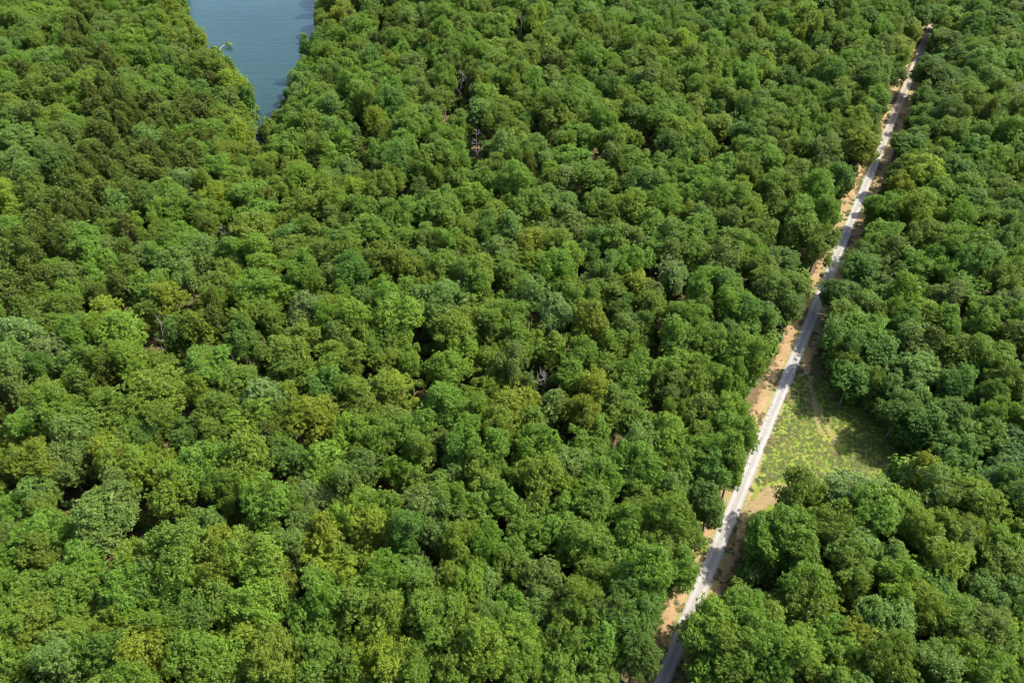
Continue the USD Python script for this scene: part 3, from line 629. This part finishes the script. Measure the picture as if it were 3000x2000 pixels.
# the rest of the forest: fill what the seen crowns leave open
cand = np.c_[rng.uniform(-470, 540, 60000), rng.uniform(45, 780, 60000)]
u_, v_, d_ = to_pixel(np.c_[cand, np.full(len(cand), 9.0)])
cand = cand[(u_ > -330) & (u_ < 3330) & (v_ > -260) & (v_ < 2420)]
rad = rng.uniform(3.2, 6.3, len(cand)) * np.clip(0.9 + 0.2 * (cand[:, 1] - 90) / 400, 0.9, 1.1)
u_, v_, d_ = to_pixel(np.c_[cand, np.full(len(cand), 10.0)])
pine_zone = inside(np.c_[u_, v_], pines_px) & (rng.uniform(size=len(cand)) < 0.62)
pine_zone |= (rng.uniform(size=len(cand)) < 0.02)
rad = np.where(pine_zone, rng.uniform(1.9, 2.7, len(cand)), rad)
ratio, u_, v_, r_ = open_overlap(cand[:, 0], cand[:, 1], rad, 9.2)
dr = seg_distance(cand, ROAD[::4])
wet = inside(cand, SHORE)
good = (ratio > 1.0) & (dr > 3.4) & ~wet
# trunks and lower crown must not stand in the open either
p0 = np.c_[cand, terrain(cand) + 3.0]
a, b, d_ = to_pixel(p0)
good &= OPEN.query(np.c_[a, b])[0] > 0.45 * r_
good &= seg_distance(cand, SHORE, True) > 1.5
pts = [t[:3] for t in trees]
cell = {}
for t in pts:
    cell.setdefault((int(t[0] // 12), int(t[1] // 12)), []).append(t)
weights = "mmmmmmmmddyyyybbbooY"
for i in np.nonzero(good)[0]:
    x, y, R = cand[i, 0], cand[i, 1], rad[i]
    cx, cy = int(x // 12), int(y // 12)
    clash = False
    for q in range(cx - 1, cx + 2):
        for w in range(cy - 1, cy + 2):
            for t in cell.get((q, w), ()):
                if (t[0] - x) ** 2 + (t[1] - y) ** 2 < (0.60 * (t[2] + R)) ** 2:
                    clash = True
                    break
    if clash:
        continue
    cell.setdefault((cx, cy), []).append((x, y, R))
    if pine_zone[i]:
        trees.append([x, y, R, rng.uniform(13.5, 16.5), "p", "pine_tree"])
    else:
        g = meshkit.noise(np.array([[x / 45, y / 45, 3.0]]), 9)[0]
        s = weights if 0.3 < g < 0.7 else ("mmmddddbbbm" if g < 0.3 else "mmyyyyyYoom")
        if u_[i] > 2350 and v_[i] < 1300:
            s = "mmmmddddbmmy"
        trees.append([x, y, R, 13.4 + 0.7 * (R - 4.4) + rng.normal() * 1.3, s[rng.integers(len(s))], "broadleaf_tree"])
print("trees", len(trees))

for q in trees:
    if 2420 < to_pixel(np.array([q[0], q[1], 10.0]))[0] < 2850 and seg_distance(np.array([q[:2]]), CLEAR, True)[0] < 14 and to_pixel(np.array([q[0], q[1], 0.0]))[1] < 1420:
        q[3] *= 0.92
for q in trees:
    if q[0] > np.interp(q[1], ROAD[:, 1], ROAD[:, 0]) and np.min(((ROAD - q[:2]) ** 2).sum(1)) < 15 ** 2 and seg_distance(np.array([q[:2]]), CLEAR, True)[0] > 6:
        q[3] *= 0.84
    q[3] *= 1.0 + 0.30 * meshkit.fbm(np.array([[q[0] / 26.0, q[1] / 26.0, 1.7]]), 2, 3)[0] + 0.13 * math.sin(q[0] * 3.1 + q[1] * 1.7)
T = np.array([[t[0], t[1], t[2], t[3]] for t in trees])
Z = terrain(T[:, :2])
U, V, D = to_pixel(np.c_[T[:, :2], Z + 0.62 * T[:, 3]])
RPX = T[:, 2] * FPX / D
shape_no = rng.integers(0, 1000, len(trees))
yaw = rng.uniform(0, 360, len(trees))
squash = rng.uniform(0.86, 1.16, len(trees))
TILT = rng.normal(size=(len(trees), 2)) * 3.5
in_frame = (U > -0.3 * RPX) & (U < 3000 + 0.3 * RPX) & (V > -0.3 * RPX) & (V < 2000 + 0.3 * RPX)

single = np.zeros(len(trees), bool)
for kind in ("broadleaf_tree", "pine_tree"):
    idx = [i for i in range(len(trees)) if trees[i][5] == kind and in_frame[i]]
    idx.sort(key=lambda i: -RPX[i] if 0 <= U[i] <= 3000 and 0 <= V[i] <= 2000 else -RPX[i] * 0.6)
    single[idx[:300]] = True

COLOUR_WORD = {"m": "mid-green", "d": "dark-green", "y": "yellowish-green", "Y": "lime-green", "b": "grey-green", "B": "silvery-green", "o": "olive-green", "O": "mustard-green", "T": "blue-green", "p": "brown-olive"}
droad = seg_distance(T[:, :2], ROAD)
near = np.argmin(((T[:, None, :2] - ROAD[None, ::6]) ** 2).sum(2), 1)
left_of = T[:, 0] < ROAD[::6][near][:, 0]
dlake, dclear = seg_distance(T[:, :2], SHORE, True), seg_distance(T[:, :2], CLEAR, True)
labels = set()
shown = np.nonzero(in_frame)[0]
SEEN = cKDTree(np.c_[U[shown], V[shown]])


def look(i):
    R, col, kind = trees[i][2], trees[i][4], trees[i][5]
    size = ("slim" if R < 2.25 else "full") if kind == "pine_tree" else ("small" if R < 3.7 else "broad" if R > 4.9 else "medium")
    return size, COLOUR_WORD[col], "pine" if kind == "pine_tree" else "tree"


def tree_label(i):
    size, colour, noun = look(i)
    col_code = trees[i][4]
    u, v = U[i], V[i]
    row = "at the top" if v < 180 else "high up" if v < 420 else "above mid-height" if v < 760 else "at mid-height" if v < 1100 else "below mid-height" if v < 1420 else "low down" if v < 1780 else "at the bottom"
    col = "on the far left" if u < 260 else "on the left" if u < 720 else "left of centre" if u < 1230 else "in the centre" if u < 1680 else "right of centre" if u < 2100 else "on the right" if u < 2640 else "on the far right"
    if dclear[i] < 8 and not left_of[i]:
        col = "at the clearing's rim"
    elif droad[i] < 8:
        col = f"on the road's {'left' if left_of[i] else 'right'} verge"
    elif dlake[i] < 12:
        col = "on the lake shore"
    start = f"{size} {colour} {noun} {row} {col}"
    options = [start]
    near_by = [shown[j] for j in SEEN.query([u, v], 26)[1] if shown[j] != i]
    near_by.sort(key=lambda j: trees[j][5] == "pine_tree" or trees[j][4] == col_code)
    for j in near_by:
        du, dv = U[j] - u, V[j] - v
        way = ("left of" if du > 0 else "right of") if abs(du) > abs(dv) * 1.3 else ("above" if dv > 0 else "below") if abs(dv) > abs(du) * 1.3 else (("above left of" if du > 0 else "above right of") if dv > 0 else ("below left of" if du > 0 else "below right of"))
        s_, c_, n_ = look(j)
        options.append(f"{start}, {way} a {s_} {c_} {'pine' if n_ == 'pine' else 'one'}")
    fit = [s for s in options if len(s.split()) <= 16]
    s = next((s for s in fit if s not in labels), fit[-1])
    labels.add(s)
    return s


def place(prim_path, i):
    x, y, R, h, col, kind = trees[i]
    o = UsdGeom.Xform.Define(stage, prim_path)
    o.AddTranslateOp().Set(Gf.Vec3d(float(x), float(y), float(Z[i])))
    o.AddRotateXYZOp().Set(Gf.Vec3f(float(TILT[i, 0]), float(TILT[i, 1]), float(yaw[i])))
    s = R / (2.7 if kind == "pine_tree" else 4.75)
    o.AddScaleOp().Set(Gf.Vec3f(float(s * squash[i]), float(s / squash[i]), float(h / 15.0)))
    return o.GetPrim()


for i in np.nonzero(single)[0]:
    x, y, R, h, col, kind = trees[i]
    n = int(shape_no[i]) % (4 if kind == "pine_tree" else 9)
    prim = place(f"/World/{free_name(kind)}", i)
    prim.GetReferences().AddInternalReference(model(kind, n, col))
    prim.SetInstanceable(True)
    tag(prim, tree_label(i), "tree", "pine trees of the forest" if kind == "pine_tree" else "broadleaf trees of the forest")


def instancer(name, models_used, index, pos, rotz, scale, label, tilt=None):
    pi = UsdGeom.PointInstancer.Define(stage, f"/World/{name}")
    protos = []
    for k, m in enumerate(models_used):
        q = UsdGeom.Xform.Define(stage, f"/World/{name}/{m.split('/')[-1]}")
        q.GetPrim().GetReferences().AddInternalReference(m)
        protos.append(q.GetPath())
    pi.CreatePrototypesRel().SetTargets(protos)
    pi.CreateProtoIndicesAttr(Vt.IntArray.FromNumpy(np.asarray(index, np.int32)))
    pi.CreatePositionsAttr(Vt.Vec3fArray.FromNumpy(np.asarray(pos, np.float32)))
    half_a = np.radians(np.asarray(rotz, float)) / 2
    pi.CreateOrientationsAttr(Vt.QuathArray([Gf.Quath(float(math.cos(a)), 0.0, 0.0, float(math.sin(a))) for a in half_a]))
    pi.CreateScalesAttr(Vt.Vec3fArray.FromNumpy(np.asarray(scale, np.float32)))
    tag(pi.GetPrim(), label, None, None, "stuff")
    return pi


rest = np.nonzero(~single)[0]
used_models, index = [], []
for i in rest:
    kind, col = trees[i][5], trees[i][4]
    m = model(kind, int(shape_no[i]) % (4 if kind == "pine_tree" else 9), col)
    if m not in used_models:
        used_models.append(m)
    index.append(used_models.index(m))
sc = np.array([[(s := trees[i][2] / (2.7 if trees[i][5] == "pine_tree" else 4.75)) * squash[i], s / squash[i], trees[i][3] / 15.0] for i in rest])
instancer("forest", used_models, index, np.c_[T[rest, :2], Z[rest]], yaw[rest], sc, "dense broadleaf forest canopy stretching away behind the nearer trees")

# undergrowth: low bushes and saplings in the gaps between the trunks
c = np.c_[rng.uniform(-330, 430, 30000), rng.uniform(60, 560, 30000)]
u_, v_, d_ = to_pixel(np.c_[c, np.full(len(c), 1.0)])
dd, ds = seg_distance(c, ROAD[::4]), seg_distance(c, SHORE, True)
k = (u_ > -60) & (u_ < 3060) & (v_ > -60) & (v_ < 2100) & (dd > 5.5) & ~inside(c, SHORE) & ~(inside(c, CLEAR) & (seg_distance(c, CLEAR, True) > 0.8))
k &= OPEN_MAIN.query(np.c_[u_, v_])[0] > 14
c = c[k][:14000]
um = [model("shrub", j, col) for j in range(3) for col in "mdo"]
s = rng.uniform(0.6, 2.0, len(c))
# taller saplings that close the forest edge along the clearing and the verges
e = np.vstack([ROAD[rng.integers(0, 259, 700)] + rng.normal(size=(700, 2)) * 0.4 + (lambda w: np.c_[np.cos(w), np.sin(w)])(rng.uniform(0, 6.28, 700)) * rng.uniform(6.8, 10.5, (700, 1)),
               CLEAR[rng.integers(0, len(CLEAR), 900)] + rng.normal(size=(900, 2)) * 9.0])
u_, v_, d_ = to_pixel(np.c_[e, np.full(len(e), 2.5)])
k = (seg_distance(e, ROAD[::4]) > 6.3) & (~inside(e, CLEAR)) & (OPEN_MAIN.query(np.c_[u_, v_])[0] > 2.2 * FPX / d_)
e = e[k]
rim = np.nonzero((dclear < 7) & ~left_of & (V < 1400))[0]
r_ = np.repeat(rim, 7)
e2 = T[r_, :2] + rng.normal(size=(len(r_), 2)) * 1.9
e2 = e2[seg_distance(e2, ROAD[::4]) > 10.5]
sh = np.vstack([SHORE[i] + (SHORE[(i + 1) % len(SHORE)] - SHORE[i]) * rng.uniform(size=(26, 1)) for i in range(1, len(SHORE) - 2)])
sh = sh + rng.normal(size=sh.shape) * 1.2
sh = sh[~inside(sh, SHORE) & (np.hypot(*(sh - at_height(640, 148, LAKE_Z)[:2]).T) > 8)]
c, s = np.vstack([c, e, e2, sh]), np.r_[s, rng.uniform(1.6, 2.9, len(e)), rng.uniform(2.2, 4.0, len(e2)), rng.uniform(1.2, 2.4, len(sh))]
instancer("undergrowth", um, rng.integers(0, 9, len(c)), np.c_[c, terrain(c)], rng.uniform(0, 360, len(c)), np.c_[s, s, s * rng.uniform(0.8, 1.7, len(c))], "low leafy undergrowth and saplings between the trunks")

# grass tufts on the clearing, the verges and the road's edges
g_ = np.random.default_rng(5)
w_, q_ = g_.uniform(0, 6.28, 60), 0.42 * np.sqrt(g_.uniform(0, 1, 60))
tuft = leaf_cloud(np.c_[q_ * np.cos(w_), q_ * np.sin(w_), g_.uniform(0.02, 0.16, 60) * (1.1 - q_)], np.c_[g_.normal(size=(60, 2)) * 0.35, np.ones(60)], g_.uniform(0.06, 0.13, 60), 6, long=2.4)
tuft_cols = {"green": (0.070, 0.104, 0.016), "lime": (0.080, 0.108, 0.016), "dry": (0.16, 0.125, 0.048), "dark": (0.035, 0.060, 0.014)}
tuft_models = []
for n, colr in tuft_cols.items():
    path = f"/World/tree_models/grass_tuft_{n}"
    UsdGeom.Xform.Define(stage, path)
    usdkit.mesh(stage, path + "/blades", tuft, leaf_material(f"grass_{n}", colr, trans=0.25, vary=0.25))
    tuft_models.append(path)
c = np.c_[rng.uniform(CLEAR[:, 0].min(), CLEAR[:, 0].max(), 16000), rng.uniform(CLEAR[:, 1].min(), CLEAR[:, 1].max(), 16000)]
c = c[inside(c, CLEAR) & (seg_distance(c, ROAD[::2]) > 2.2)]
tp = np.vstack(TRACK_PTS)
dt_, it_ = cKDTree(tp[:, :2]).query(c)
c = c[dt_ > tp[it_, 2] + 0.1]
patch = meshkit.fbm(np.c_[c / 5.0, np.zeros(len(c))], 3, 31)
c, patch = c[:5000], patch[:5000]
idx = np.where(patch > 0.56, 1, np.where(rng.uniform(size=len(c)) < 0.25, 2, 0))
s = rng.uniform(0.4, 0.95, len(c))
instancer("meadow_grass", tuft_models[:3], idx, np.c_[c, terrain(c) + 0.03], rng.uniform(0, 360, len(c)), np.c_[s, s, s], "short tufts of grass over the clearing")
t_ = rng.uniform(0, len(ROAD) - 1.01, 9000)
i0 = t_.astype(int)
base = ROAD[i0] + (ROAD[i0 + 1] - ROAD[i0]) * (t_ - i0)[:, None]
dv = ROAD[i0 + 1] - ROAD[i0]
dv /= np.linalg.norm(dv, axis=1, keepdims=True)
nv = np.c_[dv[:, 1], -dv[:, 0]]
sd = rng.choice([-1, 1], len(t_))
o = np.where(rng.uniform(size=len(t_)) < 0.5, HALF[i0] + np.abs(rng.normal(size=len(t_))) * 0.35, HALF[i0] + rng.uniform(0.6, 6, len(t_)))
c = base + nv * (sd * o)[:, None]
u_, v_, d_ = to_pixel(np.c_[c, np.zeros(len(c))])
k = (v_ > -50) & (v_ < 2080) & (meshkit.fbm(np.c_[c / 4.0, np.zeros(len(c))], 3, 8) > 0.46)
c = c[k]
s = rng.uniform(0.5, 1.3, len(c))
instancer("verge_weeds", [tuft_models[0], tuft_models[2], tuft_models[3]], rng.choice([0, 1, 1, 2], len(c)), np.c_[c, terrain(c) + 0.03], rng.uniform(0, 360, len(c)), np.c_[s, s, s], "sparse weeds and dry grass tufts along the road verges")
# clumps lying on the gravel crown
cl = at_height(np.array([2228, 2232, 2222, 2236, 2240, 2230, 2258, 2262, 2256, 2226, 2235, 2244, 2250], float), np.array([1262, 1268, 1276, 1252, 1246, 1284, 1198, 1186, 1208, 1290, 1258, 1232, 1218], float), 0.0)[:, :2]
g_ = np.random.default_rng(77)
tt = g_.uniform(30, 90, 9).astype(int)
cl = np.vstack([cl, ROAD[tt] + g_.normal(size=(9, 2)) * 0.5])
s = g_.uniform(0.25, 0.6, len(cl))
instancer("road_weeds", [tuft_models[3]], np.zeros(len(cl)), np.c_[cl, terrain(cl) + 0.08], g_.uniform(0, 360, len(cl)), np.c_[s, s, s * 0.5], "small dark weed clumps in the middle of the gravel road")

# ------------------------------------------------------------------ dead trees, shore bushes, fallen trunk
DEAD = [(1398, 470, 13.5, 14, "tall bleached dead tree with short bare branches in a gap in the wood"),
        (1527, 108, 11, 9, "pale forked dead tree near the far top edge of the forest"),
        (1352, 290, 12, 12, "grey bare dead tree with fine upright twigs left of the tall bleached one"),
        (1388, 292, 10, 6, "thin dead stem just right of the grey twiggy one"),
        (1128, 280, 9, 10, "small reddish grey dead tree high on the left of the wood's middle"),
        (1972, 215, 9, 8, "faint grey dead tree near the upper right of the wood's middle"),
        (470, 1003, 9, 9, "bare grey dead tree leaning under a yellow-green crown on the left"),
        (655, 700, 9, 12, "twiggy brownish dead tree in a dark gap left of the middle"),
        (1572, 1140, 8, 11, "bare grey dead tree with tangled twigs in the middle of the wood"),
        (1606, 1150, 8, 12, "low spreading dead tree beside the tangled grey one"),
        (892, 1760, 10, 6, "slender dead stem in the dark gap near the bottom edge"),
        (370, 442, 9, 10, "pale dead tree among the brown pines"),
        (1560, 1365, 9, 9, "dead tree with a crooked bare top above the lower wood")]
for k, (px, py, H, forks, lab) in enumerate(DEAD):
    p = at_height(px, py, 2.5)
    z = terrain(p[None, :2])[0]
    x = UsdGeom.Xform.Define(stage, f"/World/{free_name('dead_tree')}")
    x.AddTranslateOp().Set(Gf.Vec3d(float(p[0]), float(p[1]), float(z)))
    tag(x.GetPrim(), lab, "dead tree", "bare dead trees in the forest")
    trunk, limbs = snag(300 + k, H, max(4, int(forks * 0.6)), lean=(1.6 if k == 6 else 0.5))
    usdkit.mesh(stage, f"{x.GetPath()}/trunk", trunk, dead_mat, smooth=True)
    for q, lm in enumerate(limbs):
        usdkit.mesh(stage, f"{x.GetPath()}/limb" + (f"_{q:03d}" if q else ""), lm, dead_mat, smooth=True)

a = at_height(631, 158, LAKE_Z)
b = at_height(658, 131, LAKE_Z + 0.9)
lg = UsdGeom.Xform.Define(stage, "/World/fallen_log")
lg.AddTranslateOp().Set(Gf.Vec3d(*map(float, a)))
tag(lg.GetPrim(), "bleached fallen trunk lying out over the lake from the left bank", "log")
d = b - a
usdkit.mesh(stage, "/World/fallen_log/trunk", tube([d * -0.12, d * 0.3 + [0, 0, 0.1], d * 0.65 + [0.2, 0, 0.25], d], [0.26, 0.24, 0.2, 0.12], 9), log_mat, smooth=True)
g_ = np.random.default_rng(4)
for q in range(5):
    s_ = d * g_.uniform(0.55, 1.0)
    e = s_ + np.array([g_.uniform(0.8, 3.2), g_.uniform(-1.5, 2.0), g_.uniform(-0.3, 1.3)])
    usdkit.mesh(stage, "/World/fallen_log/branch" + (f"_{q:03d}" if q else ""), tube([s_, (s_ + e) / 2 + [0, 0, 0.3], e], [0.16, 0.1, 0.04], 5), log_mat, smooth=True)
e = unit(g_, 160)
usdkit.mesh(stage, "/World/fallen_log/leaves", leaf_cloud(d * 0.95 + np.array([2.2, 0.2, 0.6]) + e * [1.9, 1.9, 0.8] * g_.uniform(0.3, 1, (160, 1)), e + [0, 0, 1], g_.uniform(0.3, 0.6, 160), 12), leaf_mats["o"])

BUSH = [(553, 42, 2.6, "o", "small olive bush standing in the water by the left bank"), (672, 218, 2.4, "d", "small dark bush at the water's edge on the left bank"), (748, 322, 2.0, "o", "ragged olive bush at the narrow end of the lake"),
        (757, 352, 1.7, "o", "low bush spreading over the water at the lake's tip"), (768, 388, 2.2, "d", "dark bush crowding the creek mouth below the lake")]
for k, (px, py, sc_, col, lab) in enumerate(BUSH):
    p = at_height(px, py, LAKE_Z + 1.0)
    x = UsdGeom.Xform.Define(stage, f"/World/{free_name('shore_bush')}")
    x.AddTranslateOp().Set(Gf.Vec3d(float(p[0]), float(p[1]), LAKE_Z - 0.1))
    x.AddScaleOp().Set(Gf.Vec3f(sc_, sc_, sc_ * 0.9))
    x.GetPrim().GetReferences().AddInternalReference(model("shrub", k % 3, col))
    x.GetPrim().SetInstanceable(True)
    tag(x.GetPrim(), lab, "bush", "bushes at the lake edge")
